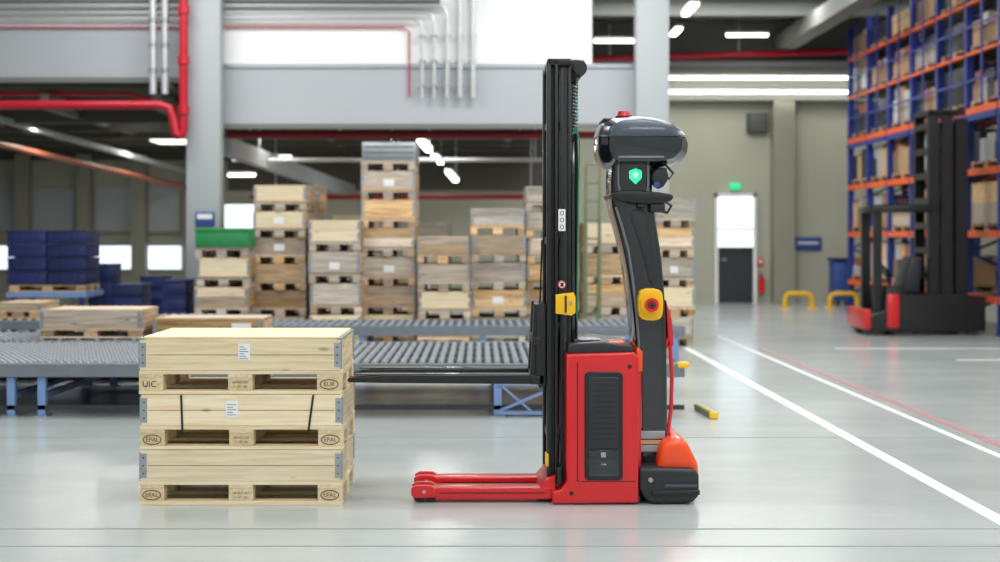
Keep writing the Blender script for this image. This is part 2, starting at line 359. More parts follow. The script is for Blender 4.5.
def lamp(name,x0,x1,y0,y1,z,hang=None,k='lamp'):
    b=B(); b.box(x0,x1,y0,y1,z,z+.05,k); b.box(x0-.02,x1+.02,y0-.02,y1+.02,z+.05,z+.1,'white')
    if hang:
        for t in (.2,.8):
            x=x0+(x1-x0)*t; y=y0+(y1-y0)*t; b.cyl((x,y,z+.1),(x,y,hang),.01,'steel',6)
    return b.build(name)
lamp('tube_lamp',4.25,4.38,27.9,29.3,6.2); lamp('tube_lamp',4.25,4.38,30.2,31.2,6.05)
lamp('tube_lamp',wx(727,31.5),wx(768,31.5),31.5,31.6,pz(36,31.5))
lamp('tube_lamp',wx(668,32.4),XR-.3,32.35,32.45,pz(79,32.4)); lamp('tube_lamp',wx(668,32.4),XR-.3,32.35,32.48,pz(93,32.4))
lamp('tube_lamp',2.3,3.4,28.0,28.1,pz(42,28))
def lampy(px0,py0,px1,py1,D0,D1):
    b=B(); p0=(wx(px0,D0),D0,wz(py0,D0)); p1=(wx(px1,D1),D1,wz(py1,D1))
    b.beam(p0,p1,.1,.04,'lamp'); b.beam((p0[0],p0[1],p0[2]+.05),(p1[0],p1[1],p1[2]+.05),.14,.05,'white')
    b.cyl((p1[0],p1[1]-.1,p1[2]+.05),(p1[0],p1[1]-.1,3.94),.01,'steel',6); b.build('tube_lamp')
lampy(420,141,429,151,24.5,25.3); lampy(434,156,441,163,26.8,27.6); lampy(448,172,456,181,28.8,29.6)
for px,py,D,w,dy in ((20,96,24,70,.25),(98,112,25,46,.9),(150,112,26.6,36,.9),(112,127,28.6,34,.5),(150,141,28.9,38,1.0),(228,176,31,26,.15),(60,128,31,26,.3),(268,160,29.2,22,.1)):
    lamp('ceiling_light_panel',wx(px,D),wx(px+w,D),D,D+dy,wz(py,D),None,'lampdim' if dy>.4 else 'lamp')

# ---------------------------------------------------------------- pallets
def pallet(b,x0,y0,z0,lx,ly,k1,k2,h=.144,longx=True):
    t=h*.153; bh=h-3*t
    if longx:
        for yc,w in ((y0,.1),(y0+ly/2-.0725,.145),(y0+ly-.1,.1)):
            b.box(x0,x0+lx,yc,yc+w,z0,z0+t,k1,.002,1)
            for xx in (x0,x0+lx/2-.0725,x0+lx-.145): b.box(xx,xx+.145,yc+.001,yc+w-.001,z0+t,z0+t+bh,k2,.003,1)
        for xx in (x0,x0+lx/2-.0725,x0+lx-.145): b.box(xx,xx+.145,y0,y0+ly,z0+t+bh,z0+2*t+bh,k2,.002,1)
        ws=[.145,.1,.145,.1,.145]; g=(ly-sum(ws))/4; y=y0
        for w in ws: b.box(x0,x0+lx,y,y+w,z0+2*t+bh,z0+h,k1,.002,1); y+=w+g
    else:
        for xx,w in ((x0,.1),(x0+lx/2-.0725,.145),(x0+lx-.1,.1)):
            b.box(xx,xx+w,y0,y0+ly,z0,z0+t,k2)
            for yy in (y0,y0+ly/2-.0725,y0+ly-.145): b.box(xx+.001,xx+w-.001,yy,yy+.145,z0+t,z0+t+bh,k1)
        for yy in (y0,y0+ly/2-.0725,y0+ly-.145): b.box(x0,x0+lx,yy,yy+.145,z0+t+bh,z0+2*t+bh,k1)
        b.box(x0,x0+lx,y0,y0+ly,z0+2*t+bh,z0+h,k2)
def collar(b,x0,y0,z0,lx,ly,h,k1,k2,boards=1,hinge=True,lid=True,dz=0):
    t=.02; bh=h/boards
    for i in range(boards):
        za=z0+i*bh+.001; zb=z0+(i+1)*bh-.002
        b.box(x0+.003,x0+lx-.003,y0,y0+t,za,zb,k1,.002,1); b.box(x0+.003,x0+lx-.003,y0+ly-t,y0+ly,za,zb,k1,.002,1)
        b.box(x0,x0+t,y0+t,y0+ly-t,za,zb,k2,.002,1); b.box(x0+lx-t,x0+lx,y0+t,y0+ly-t,za,zb,k2,.002,1)
        if hinge:
            for xx in (x0,x0+lx):
                for yy in (y0,y0+ly):
                    sx=1 if xx==x0 else -1; sy=1 if yy==y0 else -1
                    b.box(xx-.003*sx,xx+.04*sx,yy-.003*sy,yy+.001*sy,za+.02,zb-.02,'steel'); b.box(xx-.003*sx,xx+.001*sx,yy,yy+.05*sy,za+.02,zb-.02,'steel')
                    b.cyl((xx,yy,za+.01),(xx,yy,zb-.01),.005,'steel',8)
                    for zz in (za+.045,(za+zb)/2,zb-.045): b.cyl((xx+.022*sx,yy-.005*sy,zz),(xx+.022*sx,yy,zz),.005,'ink',6)
    if lid:
        n=3; w=(ly-2*t-.01)/n
        for i in range(n): b.box(x0+t+.004,x0+lx-t-.004,y0+t+.005+i*w,y0+t+.005+(i+1)*w-.003,z0+h-.025,z0+h-.006,k1,.001,1)

D0=8.26; PX=wx(139.5,D0); U=.328; PH=.14
for i in range(3):
    b=B(); z=i*U; dx=(0,.003,-.004)[i]
    pallet(b,PX+dx,D0,z,1.2,.8,'pine','piney',PH)
    ch=U-PH-.001
    collar(b,PX+dx+.002,D0+.002,z+PH,1.196,.796,ch,'pine','piney',1)
    b.box(PX+dx+.05,PX+dx+1.15,D0-.0006,D0+.0019,z+PH+ch*.5-.001,z+PH+ch*.5+.001,'burn')
    # load fills the openings only partially: inner stringer boards already shade them
    if i==2:
        for j in range(6):
            b.box(PX+.02,PX+1.18,D0+.015+j*.129,D0+.015+j*.129+.126,z+U,z+U+.014,'pine',.002,1)
        b.box(PX-.002,PX+.03,D0-.004,D0+.79,z+U-.001,z+U+.006,'steel'); b.box(PX+1.17,PX+1.2,D0-.004,D0+.79,z+U-.001,z+U+.006,'steel')
    zb=z+.022+.037; yy=D0-.0015
    for xx,tx in ((PX+.0725,'UIC' if i==2 else 'EPAL'),(PX+.6,'---'),(PX+1.1275,'EUR' if i==2 else 'EPAL')):
        xx+=dx
        if tx=='---':
            b.text('DE-0417 023',.018,xx,yy,zb+.012,'burn'); b.text('H  HT  DB',.017,xx,yy,zb-.014,'burn')
        elif tx=='UIC': b.text(tx,.05,xx-.01,yy,zb,'ink')
        else: b.ringdisc(xx,yy,zb,.056,.031,.006,'burn'); b.text(tx,.036,xx,yy,zb,'burn')
    if i==2:
        b.box(PX+.585,PX+.655,D0-.002,D0,z+PH+.06,z+PH+.16,'white')
        for j in range(6): b.box(PX+.592,PX+.645-(j%3)*.012,D0-.003,D0-.002,z+PH+.07+j*.014,z+PH+.073+j*.014,'ink')
    if i==1:
        b.box(PX+.51,PX+.585,D0-.002,D0,z+PH+.05,z+PH+.15,'white')
        for j in range(5): b.box(PX+.52,PX+.575-(j%2)*.02,D0-.003,D0-.002,z+PH+.065+j*.015,z+PH+.068+j*.015,'ink')
        for xx,sl in ((.255,.008),(1.0,-.03)):
            b.beam((PX+xx,D0-.002,z+.1),(PX+xx-sl,D0-.002,z+U-.004),.012,.003,'ink',up=(0,1,0))
    b.build('pallet_with_collar')

def bstack(pxa,pxb,ytop,D,top=None,unit=.41,deep=1.2):
    b=B(); x0=wx(pxa,D); W=wx(pxb,D)-x0; H=wz(ytop,D); n=max(2,round(H/unit)); u=H/n
    for i in range(n):
        z=i*u; ox=random.uniform(-.02,.02); oy=random.uniform(-.04,.04)
        pallet(b,x0+ox,D+oy,z,W,deep,random.choice(('old','oldg')),'oldy',.15,longx=False)
        if i==n-1 and top=='green':
            b.box(x0,x0+W,D,D+deep,z+.15,z+u-.04,'green',.02); b.box(x0-.01,x0+W+.01,D-.01,D+deep,z+u-.05,z+u,'green',.01); continue
        nb=random.choice((1,1,2)); k=random.choice(('old','old','oldg','pine'))
        if i==n-1 and top=='grey':
            b.box(x0,x0+W,D,D+deep,z+.15,z+u,'steel',.01)
            for q in range(3): b.box(x0+.03,x0+W-.03,D-.01,D,z+.18+q*.08,z+.21+q*.08,'rail')
            continue
        collar(b,x0+ox,D+oy,z+.15,W,deep,u-.152,k,'oldy',nb,lid=(i==n-1))
        if random.random()<.35: b.box(x0+W*.4,x0+W*.6,D+oy-.004,D+oy,z+.2,z+.3,'white')
    return b.build('pallet_stack')
bstack(195,248,228,20.0,'green'); bstack(253,305,185,20.6); bstack(309,360,220,20.0); bstack(362,416,142,20.6,'grey')
bstack(418,470,236,20.0); bstack(471,525,208,20.4); bstack(527,574,186,20.9); bstack(584,626,223,20.2)
bstack(655,694,198,20.0); bstack(628,653,228,21.0,deep=.3)
bstack(270,318,185,24.0); bstack(330,380,215,24.2); bstack(400,450,222,24.0)
b=B(); D=19.5
for px in (586,600): b.beam((wx(px,D),D,0),(wx(px,D),D,wz(163,D)),.03,.05,'olive')
for i in range(10): z=.25+i*.26; b.cyl((wx(586,D),D,z),(wx(600,D),D,z),.014,'olive',8)
b.beam((wx(593,D)-.1,D+.02,wz(168,D)),(wx(593,D)-.1,D+.6,0),.03,.04,'olive'); b.beam((wx(593,D)+.1,D+.02,wz(168,D)),(wx(593,D)+.1,D+.6,0),.03,.04,'olive')
b.build('step_ladder')

# ---------------------------------------------------------------- conveyors
def conveyor(name,x0,x1,y0,y1,z,pitch,rows,legs,leg='lblue',wr=.026,low=True,rollers=False):
    b=B()
    for y in (y0,y1-.05): b.box(x0,x1,y,y+.05,z-.13,z-.012,'rail',.004,1)
    b.box(x0,x1,y0+.05,y1-.05,z-.1,z-.085,'black')  # black sheet added below, stands in for shaded floor seen through the gaps
    n=int((x1-x0)/pitch)
    for i in range(n):
        x=x0+pitch*(i+.5)
        if rollers: b.cyl((x,y0+.05,z-wr),(x,y1-.05,z-wr),wr,'wheel',8); continue
        b.cyl((x,y0+.05,z-wr),(x,y1-.05,z-wr),.006,'steel',4)
        for j in range(rows):
            y=y0+.12+(y1-y0-.24)*(j+(.5 if i%2 else 0))/(rows)
            b.cyl((x,y,z-wr),(x,y+.045,z-wr),wr,'wheel',8)
    for j in range(1,4):
        y=y0+(y1-y0)*j/4; b.box(x0,x1,y-.02,y+.02,z-.1,z-.02,'rail')
    for x in legs:
        for y in (y0+.03,y1-.1):
            b.box(x,x+.07,y,y+.07,.01,z-.12,leg,.004,1); b.box(x-.03,x+.1,y-.03,y+.1,0,.012,'steel')
        b.box(x+.01,x+.06,y0+.05,y1-.05,.15,.2,leg)
    if low:
        for y in (y0+.03,y1-.08): b.box(x0,x1,y,y+.05,.06,.1,'doorgrey')
    return b
zc=.48
b=conveyor('c',-6.6,1.8,12.25,14.8,zc,.085,20,(-4.17,-3.9,-1.6,.12,1.55))
xx=wx(497,12.3)
b.box(xx,xx+.5,12.26,12.30,.02,.05,'lblue'); b.box(xx,xx+.6,12.26,12.30,.28,.31,'lblue')
b.beam((xx+.02,12.28,.05),(xx+.6,12.28,.3),.025,.025,'lblue'); b.beam((xx+.3,12.28,.05),(xx+.02,12.28,.29),.02,.02,'lblue')
b.box(1.74,1.84,12.24,12.34,zc-.05,zc,'yellow',.01)
b.build('roller_conveyor')
b=conveyor('c',-6.6,-1.9,14.95,16.3,zc,.1,8,(-5.8,-4.3,-3.0,-2.2),low=False); b.build('roller_conveyor')
b=conveyor('c',-3.4,2.55,17.3,18.7,zc,.11,9,(-3.2,-1.5,0,1.4,2.4),low=False); b.build('roller_conveyor')
b=conveyor('c',-6.9,-3.5,17.3,18.7,.55,.12,0,(-6.4,-5,-3.8),low=False,rollers=True); b.build('roller_conveyor')
b=B()
for x in (1.0,1.5,2.0):
    b.beam((x,16.6,.02),(x+.3,16.6,.45),.04,.04,'lblue',up=(0,1,0)); b.beam((x+.3,16.6,.02),(x+.3,16.6,.45),.04,.04,'lblue')
b.box(.95,2.4,16.57,16.63,.43,.48,'rail'); b.box(.95,2.4,16.57,16.63,0,.03,'rail'); b.build('conveyor_support_frame')

def crate(x0,W,D,z,h=.2,lab=True,nopal=False):
    b=B(); ph=.1 if not nopal else 0
    if ph: pallet(b,x0,D,z,W,.8,'old','oldy',ph)
    collar(b,x0,D,z+ph+.001,W,.8,h,'old','oldy',1)
    if lab: b.box(x0+W*.72,x0+W*.9,D-.004,D,z+ph+.04,z+ph+.15,'white')
    return b.build('pallet_crate')
crate(wx(40,15.1),wx(141,15.1)-wx(40,15.1),15.1,zc+.001,.21,False)
crate(wx(153,15.3),wx(262,15.3)-wx(153,15.3),15.3,zc+.001,.2,True,True)
crate(wx(-8,17.4),wx(38,17.4)-wx(-8,17.4),17.5,.551,.1,False)

b=B(); D=21
b.box(wx(6,D),wx(86,D),D,D+1,.66,.74,'lblue')
for x in (10,78):
    for y in (D+.02,D+.9): b.box(wx(x,D),wx(x,D)+.08,y,y+.08,0,.66,'crate')
b.box(wx(6,D),wx(86,D),D,D+.06,.2,.26,'crate'); b.build('steel_table')
b=B(); pallet(b,wx(8,D),D+.05,.741,1.15,.8,'old','oldy',.1)
z=.842
for r in range(4):
    for c in range(2):
        x=wx(6,D)+c*.6; b.box(x,x+.585,D+.05,D+.85,z+.01,z+.2,'crate',.015); b.box(x-.01,x+.595,D+.04,D+.86,z+.175,z+.205,'crate',.005)
        for q in range(5): b.box(x+.06+q*.1,x+.08+q*.1,D+.035,D+.05,z+.02,z+.175,'crate')
    z+=.207
b.build('crate_stack')
for (a,c,yt,D) in ((88,112,264,22.5),(114,142,284,21.3),(140,164,276,22.9),(162,186,280,20.6)):
    b=B(); x0=wx(a,D); x1=wx(c,D); H=wz(yt,D); n=4
    for r in range(n):
        z=H*r/n; b.box(x0,x1,D,D+.6,z+.005,z+H/n-.03,'crate',.015); b.box(x0-.01,x1+.01,D-.01,D+.61,z+H/n-.04,z+H/n,'crate',.005)
        b.box(x0+.1,x1-.1,D-.02,D,z+.06,z+.1,'crate')
    b.build('crate_stack')

b=B(); p0=Vector((wx(700,12.6),12.75,0.03)); p1=Vector((wx(714,12.1),12.15,0.03))
b.beam(p0,p1,.06,.05,'olive'); b.beam(p0+Vector((0,0,.028)),p1+Vector((0,0,.028)),.02,.006,'yellow'); b.beam(p1,p1+(p1-p0)*.08,.07,.05,'yellow'); b.build('floor_guard_rail')
for px in (785,830):
    D=30.5; x=wx(px,D); b=B(); w=wx(px+27,D)-x; h=.32
    b.tube([(x,D,0),(x,D,h-.12),(x+.04,D,h-.03),(x+.12,D,h),(x+w-.12,D,h),(x+w-.04,D,h-.03),(x+w,D,h-.12),(x+w,D,0)],.05,'yellow',10)
    b.box(x-.1,x+.1,D-.1,D+.1,0,.02,'yellow'); b.box(x+w-.1,x+w+.1,D-.1,D+.1,0,.02,'yellow'); b.build('safety_barrier')
b=B(); b.box(8.05,8.5,31.6,32.2,.1,1.0,'signblue',.04); b.box(8.02,8.53,31.57,32.23,1.0,1.08,'crate',.02)
for x in (8.1,8.42): b.cyl((x,31.65,.08),(x+.05,31.65,.08),.08,'black',12); b.cyl((x,32.15,.08),(x+.05,32.15,.08),.08,'black',12)
b.build('waste_bin')

# ---------------------------------------------------------------- pallet rack right
b=B(); RX,RX2=8.2,9.4; ys=[19.0+1.5*i for i in range(9)]; HR=6.2
levels=(.62,1.67,2.7,3.72,4.65,5.5)
for y in ys:
    for x in (RX,RX2): b.box(x,x+.12,y,y+.1,0,HR,'blue'); b.box(x-.03,x+.15,y-.03,y+.13,0,.02,'blue')
    z=.3; k=0
    while z<HR-.5:
        if k%2==0: b.beam((RX+.06,y+.05,z),(RX2+.06,y+.05,z+.5),.05,.04,'blue')
        else: b.beam((RX2+.06,y+.05,z),(RX+.06,y+.05,z+.5),.05,.04,'blue')
        z+=.5;k+=1
for i in range(len(ys)-1):
    for lv in levels:
        hh=.11 if lv<3.9 else .05
        for x in (RX-.02,RX2+.04): b.box(x,x+.08,ys[i]+.1,ys[i+1],lv-hh,lv,'rorange')
        b.box(RX+.1,RX2,ys[i]+.1,ys[i+1],lv-.03,lv-.005,'doorgrey')
    b.box(RX-.04,RX-.02,ys[i]+.1,ys[i+1],3.5,3.6,'blue')
    if 3<len(levels): b.box(RX-.03,RX-.01,ys[i]+.7,ys[i]+.76,3.73,HR,'blue')
    for z in (4.15,5.05): b.box(RX-.03,RX-.01,ys[i]+.1,ys[i+1],z,z+.04,'blue')
b.build('pallet_rack')
for i in range(len(ys)-1):
    for lv in levels:
        if lv<1.5 and i<3: continue
        b=B(); y=ys[i]+.12; W=1.36
        pallet(b,RX+.07,y,lv,1.0,W,'old','oldy',.12)
        h=random.uniform(.35,.7)
        if lv>5: h=min(h,.5)
        k=random.choice(('card','card','card','doorgrey','old','wrap','oldg','wrap'))
        if k in('card','wrap'):
            for q in range(2):
                for p in range(4):
                    hq=h*random.uniform(.45,1)
                    b.box(RX+.09+q*.48,RX+.55+q*.48,y+.01+p*.335,y+.335+p*.335,lv+.121,lv+.12+hq,random.choice((k,k,'card','doorgrey')),.005,1)
                    if hq<h*.7: b.box(RX+.12+q*.48,RX+.5+q*.48,y+.03+p*.335,y+.31+p*.335,lv+.121+hq,lv+.12+h,random.choice(('card','brown','wrap')),.005,1)
        elif k in('old','oldg'): collar(b,RX+.07,y,lv+.121,1.0,W,h,k,k,2)
        else: b.box(RX+.1,RX+1.06,y+.02,y+W-.05,lv+.121,lv+.12+h,k,.02)
        b.build('rack_goods')

# reach truck in front of rack
b=B(); D=22.2
def X(px): return min(8.1,wx(px,D))
b.rprism([(X(868),.06),(X(985),.06),(X(985),.62),(X(960),.66),(X(905),.66),(X(900),.78),(X(886),.78),(X(884),.4),(X(868),.32)],D-.05,D+1.05,'black',.03)
b.box(X(886),X(898),D-.08,D-.04,.12,.66,'red',.02); b.box(X(864),X(870),D-.06,D+1.06,.1,.42,'red',.02)
for px in (875,905,972):
    for y in (D-.02,D+.85): b.cyl((X(px),y,.12),(X(px),y+.12,.12),.12,'rubber',16)
for y in (D+.1,D+.8):
    b.box(X(931),X(941),y,y+.1,.3,wz(112,D),'black'); b.box(X(944),X(955),y,y+.1,.3,wz(112,D),'black'); b.box(X(958),X(970),y,y+.1,.3,wz(118,D),'black')
    b.box(X(876),X(884),y,y+.1,.3,wz(206,D),'black')
for z in (.9,1.3,1.7,2.1,2.5,2.9,3.3): b.box(X(931),X(968),D+.2,D+.8,z,z+.1,'black')
b.box(X(950),X(966),D+.25,D+.75,.5,3.3,'dark')
b.box(X(931),X(968),D+.1,D+.9,wz(114,D),wz(109,D),'black')
b.box(X(874),X(935),D+.05,D+.95,wz(212,D),wz(206,D),'black',.01)
for q in range(4): b.box(X(884),X(931),D+.1+q*.22,D+.14+q*.22,wz(207,D),wz(204,D),'black')
b.rprism([(X(905),.66),(X(925),.66),(X(928),1.25),(X(918),1.25)],D+.25,D+.8,'dark',.03)
b.cyl((X(898),D+.4,.78),(X(892),D+.4,1.02),.02,'black',8); b.cyl((X(890),D+.4,1.0),(X(893),D+.4,1.04),.14,'black',16)
b.build('reach_truck')

# ---------------------------------------------------------------- stacker truck
b=B(); T=8.30
tx=lambda p,D=T: wx(p,D)
tz=lambda p,D=T: wz(p,D)
def poly(pts,D=T): return [(wx(a,D),wz(c,D)) for a,c in pts]
# low support legs below the forks
for y0 in (8.32,8.68):
    xa_,xb_=tx(424),tx(556)
    b.rprism([(xa_,.04),(xa_,.08),(xa_+.06,.09),(xb_,.092),(xb_,.022),(xa_+.1,.022)],y0,y0+.15,'red',.007)
    for yq in (y0-.008,y0+.12):
        b.rprism([(tx(411),.045),(tx(411),.09),(tx(416),.106),(tx(430),.106),(tx(436),.085),(tx(436),.045),(tx(428),.03),(tx(415),.03)],yq,yq+.038,'red',.006)
    b.cyl((tx(419),y0+.032,.038),(tx(419),y0+.118,.038),.038,'rubber',20)
    b.cyl((tx(430),y0+.032,.038),(tx(430),y0+.118,.038),.038,'rubber',20)
    b.cyl((tx(424),y0-.012,.068),(tx(424),y0+.162,.068),.011,'steel',12)
    b.box(tx(440),tx(545),y0-.003,y0+.002,.058,.063,'black')
b.rprism([(tx(538),.022),(tx(556),.022),(tx(556),.16),(tx(548),.15),(tx(540),.095)],8.33,8.84,'red',.008)
# body
b.rprism(poly([(566,354),(634,352),(638,358),(638,502),(552,503),(552,491),(560,489),(566,480)]),8.26,9.04,'red',.014)
b.rprism(poly([(568,344),(604,342),(632,346),(635,356),(568,358)]),8.30,9.0,'dark',.012)
b.box(tx(575),tx(602),8.4,8.9,tz(344),tz(340.5),'gunmetal',.006)
b.box(tx(610),tx(626),8.36,8.6,tz(347),tz(343),'orange',.003)
yf=8.26
b.box(tx(576.5),tx(577.5),yf-.002,yf+.004,tz(480),tz(362),'black'); b.box(tx(577),tx(634),yf-.002,yf+.004,tz(480.6),tz(480),'black')
b.rprism(poly([(584,374),(587,371),(619,371),(622,374),(622,476),(619,479),(587,479),(584,476)]),yf-.012,yf+.02,'black',.006)
b.rprism(poly([(588,378),(590,376),(616,376),(618,378),(618,447),(588,447)]),yf-.018,yf,'dark',.005)
for i in range(11):
    z=tz(384+i*5.4); b.box(tx(592),tx(614),yf-.0195,yf-.014,z-.003,z+.002,'black')
b.box(tx(588),tx(618),yf-.016,yf-.008,tz(475),tz(449),'gloss',.004)
b.box(tx(600),tx(605),yf-.019,yf-.014,tz(456),tz(451),'steel',.002); b.text('STOP',.012,tx(603),yf-.018,tz(463),'white')
b.cyl((tx(571),yf-.006,tz(492)),(tx(571),yf+.01,tz(492)),.012,'black',12); b.cyl((tx(629),yf-.006,tz(366)),(tx(629),yf+.01,tz(366)),.012,'black',12)
b.rprism(poly([(557,468),(561,466),(561,482),(557,484)]),yf,8.4,'black',.004)
# mast
for y0,dd in ((8.36,1),(8.89,-1)):
    y1=y0+.09
    b.box(tx(547.5),tx(551.5),y0,y1,.1,tz(58),'black',.004); b.box(tx(551),tx(555.5),y0+.06 if dd>0 else y0,y1 if dd>0 else y0+.03,.1,tz(58),'black'); b.box(tx(555.5),tx(558.5),y0,y1,.1,tz(58),'black',.004)
    yy0=y0+.03*dd
    b.box(tx(561),tx(564.5),yy0,yy0+.08,.12,tz(60),'black',.004); b.box(tx(564),tx(569),yy0+.04,yy0+.06,.12,tz(60),'gloss'); b.box(tx(569),tx(572),yy0,yy0+.08,.12,tz(60),'black',.004)
b.box(tx(548),tx(572),8.36,8.98,tz(64),tz(57),'black',.008)
b.rprism(poly([(560,57),(578,56),(586,57),(589,62),(587,68),(582,75),(577,76),(575,68),(562,66)]),8.45,8.88,'black',.01)
b.cyl((tx(582),8.42,tz(66)),(tx(582),8.52,tz(66)),.04,'dark',20)
for yy in (120,240,330,440): b.box(tx(549),tx(570),8.45,8.9,tz(yy+5),tz(yy-3),'black',.006)
b.cyl((tx(575.5),8.66,.15),(tx(575.5),8.66,tz(75)),.026,'black',16)
b.cyl((tx(575.5),8.66,tz(130)),(tx(575.5),8.66,tz(72)),.02,'steel',16)
zz=tz(80)
for i in range(26): b.box(tx(570.5),tx(573.5),8.50,8.53,zz-i*.018-.012,zz-i*.018,'zinc')
b.tube([(tx(580),8.46,tz(70)),(tx(578.5),8.44,tz(95)),(tx(578),8.44,tz(120)),(tx(574),8.42,tz(133)),(tx(578),8.42,tz(126)),(tx(581),8.42,tz(140)),(tx(580),8.44,tz(200)),(tx(579),8.5,tz(330))],.005,'hose',8)
pts=[]
for i in range(120):
    t=i/120*14*2*math.pi; pts.append((tx(577)+.016*math.cos(t),8.44+.016*math.sin(t),tz(82)-.3*i/120))
b.tube(pts,.0035,'steel',5)
b.tube([(tx(577),8.5,tz(72)),(tx(579),8.5,tz(160)),(tx(578.5),8.5,tz(345))],.009,'black',8)
b.box(tx(573),tx(578.5),8.5,8.85,tz(345),tz(140),'gloss',.004)
b.box(tx(559),tx(566),8.354,8.39,tz(231),tz(209),'white')
for i in range(3): b.ringdisc(tx(562.5),8.353,tz(213+i*7),.012,.014,.004,'ink',14)
b.cyl((tx(562.5),8.35,tz(285)),(tx(562.5),8.37,tz(285)),.024,'white',20); b.ringdisc(tx(562.5),8.349,tz(285),.024,.024,.006,'btn',20); b.box(tx(561),tx(564),8.348,8.35,tz(287),tz(283),'ink')
b.rprism(poly([(556,295),(574,293),(576,297),(576,313),(572,316),(556,314)]),8.33,8.44,'yellow',.006)
b.box(tx(565),tx(567),8.325,8.335,tz(313),tz(296),'ink'); b.box(tx(546),tx(549),8.35,8.44,tz(468),tz(455),'yellow',.003)
b.cyl((tx(571),8.322,tz(303)),(tx(571),8.335,tz(303)),.01,'steel',10)
# carriage + forks
b.rprism(poly([(537,306),(543,303),(547,306),(547,388),(540,390),(536,380)]),8.39,8.95,'black',.006)
b.box(tx(531),tx(541),8.38,8.96,tz(386),tz(377),'black',.006); b.box(tx(533),tx(541),8.38,8.96,tz(346),tz(338),'black',.006)
for y0 in (8.39,8.79):
    z0=.708
    b.rprism([(tx(345.5),z0+.012),(tx(347),z0+.03),(tx(380),z0+.045),(tx(545),z0+.05),(tx(545),z0-.005),(tx(520),z0-.005),(tx(390),z0),(tx(350),z0+.004)],y0,y0+.15,'black',.004)
    b.rprism(poly([(531,384),(538,386),(540,305),(535,305)]),y0+.02,y0+.13,'black',.004)
    b.box(tx(352),tx(530),y0+.03,y0+.12,z0+.046,z0+.052,'gunmetal')
b.tube([(tx(536),8.42,tz(370)),(tx(541),8.42,tz(300)),(tx(543),8.42,tz(240))],.006,'black',6)
# steering column / arm
arm=[(614,158),(617,150),(624,146),(643,146),(650,152),(652,165),(652,198),(656,225),(661,255),(664,290),(666,330),(667,400),(667,474),(639,474),(638,400),(636,345),(632,305),(627,268),(621,240),(615,218),(611,202),(611,170)]
b.rprism(poly(arm,8.5),8.47,8.87,'gloss',.025,1)
def p3(pts,y,D=8.46): return [(wx(a,D),y,wz(c,D)) for a,c in pts]
b.tube(p3([(616,207),(622,226),(628.5,250),(633,280),(636.5,310),(639,345),(640.5,400),(641,428)],8.468),.008,'trimgrey',8)
b.rprism(poly([(617,160),(620,152),(627,148),(641,148),(648,153),(650,163),(650,192),(645,200),(624,200),(617,192)],8.46),8.452,8.49,'trimgrey',.008,1)
b.rprism(poly([(619.5,162),(622.5,154.5),(629,150.5),(640,150.5),(645.5,154.5),(647.5,164),(647.5,190),(643,197.5),(626,197.5),(619.5,190)],8.44),8.444,8.47,'gloss',.008,1)
b.rprism(poly([(629.5,171),(635.5,168.5),(641.5,171),(641.5,178),(635.5,184),(629.5,178)],8.44),8.436,8.448,'gled',.002)
b.rprism(poly([(633,173),(635.5,172),(638,173),(638,176),(635.5,178.5),(633,176)],8.43),8.432,8.438,'white',.001)
b.rprism(poly([(628,214),(634,209),(645,209),(649,224),(654,250),(658,284),(650,286),(645,262),(638,238)],8.46),8.462,8.49,'dark',.006,1)
# sensor head
hp=[(597,152),(598,133),(603,122),(613,117.5),(640,115.5),(658,118),(673,123),(684,131),(690,143),(688,155),(678,165),(655,168.5),(630,167),(612,168),(602,165)]
P=[Vector(p) for p in poly(hp,8.5)]
if sum(P[i].x*P[(i+1)%len(P)].y-P[(i+1)%len(P)].x*P[i].y for i in range(len(P)))<0: P.reverse()
for _ in range(2):
    q=[]
    for i in range(len(P)):
        a=P[i];c=P[(i+1)%len(P)]; q+=[a*.82+c*.18,a*.18+c*.82]
    P=q
cen=sum(P,Vector((0,0)))/len(P)
def headshell(fn,k,sc=1.0,yr=.33,ex=4.0):
    rings=[]
    for i in range(21):
        t=-1+2*i/20; t=math.sin(t*math.pi/2); s=max(.78,(1-abs(t)**ex)**.4)*sc if abs(t)<.999 else .74*sc
        rings.append([(cen.x+(p.x-cen.x)*s,8.68+yr*t,cen.y+(fn(p.y)-cen.y)*s) for p in P])
    b.loft(rings,k)
headshell(lambda z:z,'gloss')
zt_=wz(136,8.5)
headshell(lambda z:max(z,zt_),'gunmetal',1.016,.338)
b.box(tx(618,8.36),tx(664,8.36),8.346,8.36,tz(158,8.36),tz(156,8.36),'trimgrey',.002)
# beacon on top
b.cyl((tx(629),8.6,tz(119)),(tx(629),8.6,tz(112)),.052,'black',20); b.cyl((tx(629),8.6,tz(112)),(tx(629),8.6,tz(107)),.042,'btn',20,.034); b.box(tx(633),tx(637),8.6,8.7,tz(118),tz(110),'dark',.005)
b.box(tx(606),tx(622),8.5,8.8,tz(119),tz(115),'dark',.01)
b.box(tx(645),tx(672),8.5,8.56,tz(180),tz(166),'black',.01); b.rprism(poly([(655,168),(664,168),(668,178),(660,190),(652,186),(650,176)],8.5),8.42,8.52,'dark',.012,1)
b.cyl((tx(659),8.40,tz(184)),(tx(659),8.44,tz(184)),.018,'signblue',16)
b.tube([(tx(664),8.46,tz(168)),(tx(673),8.46,tz(178)),(tx(677),8.46,tz(172)),(tx(668),8.46,tz(162))],.008,'black',8)
b.rprism(poly([(610,193),(625,190),(668,193),(674,197),(668,203),(640,204),(613,200)],8.44),8.40,8.95,'black',.01,1)
b.box(tx(653),tx(668),8.42,8.5,tz(212),tz(202),'dark',.01); b.box(tx(640),tx(650),8.42,8.5,tz(207),tz(202),'dark',.008)
b.tube([(tx(668),8.48,tz(200)),(tx(676),8.5,tz(205)),(tx(672),8.5,tz(212)),(tx(660),8.5,tz(210))],.009,'black',8)
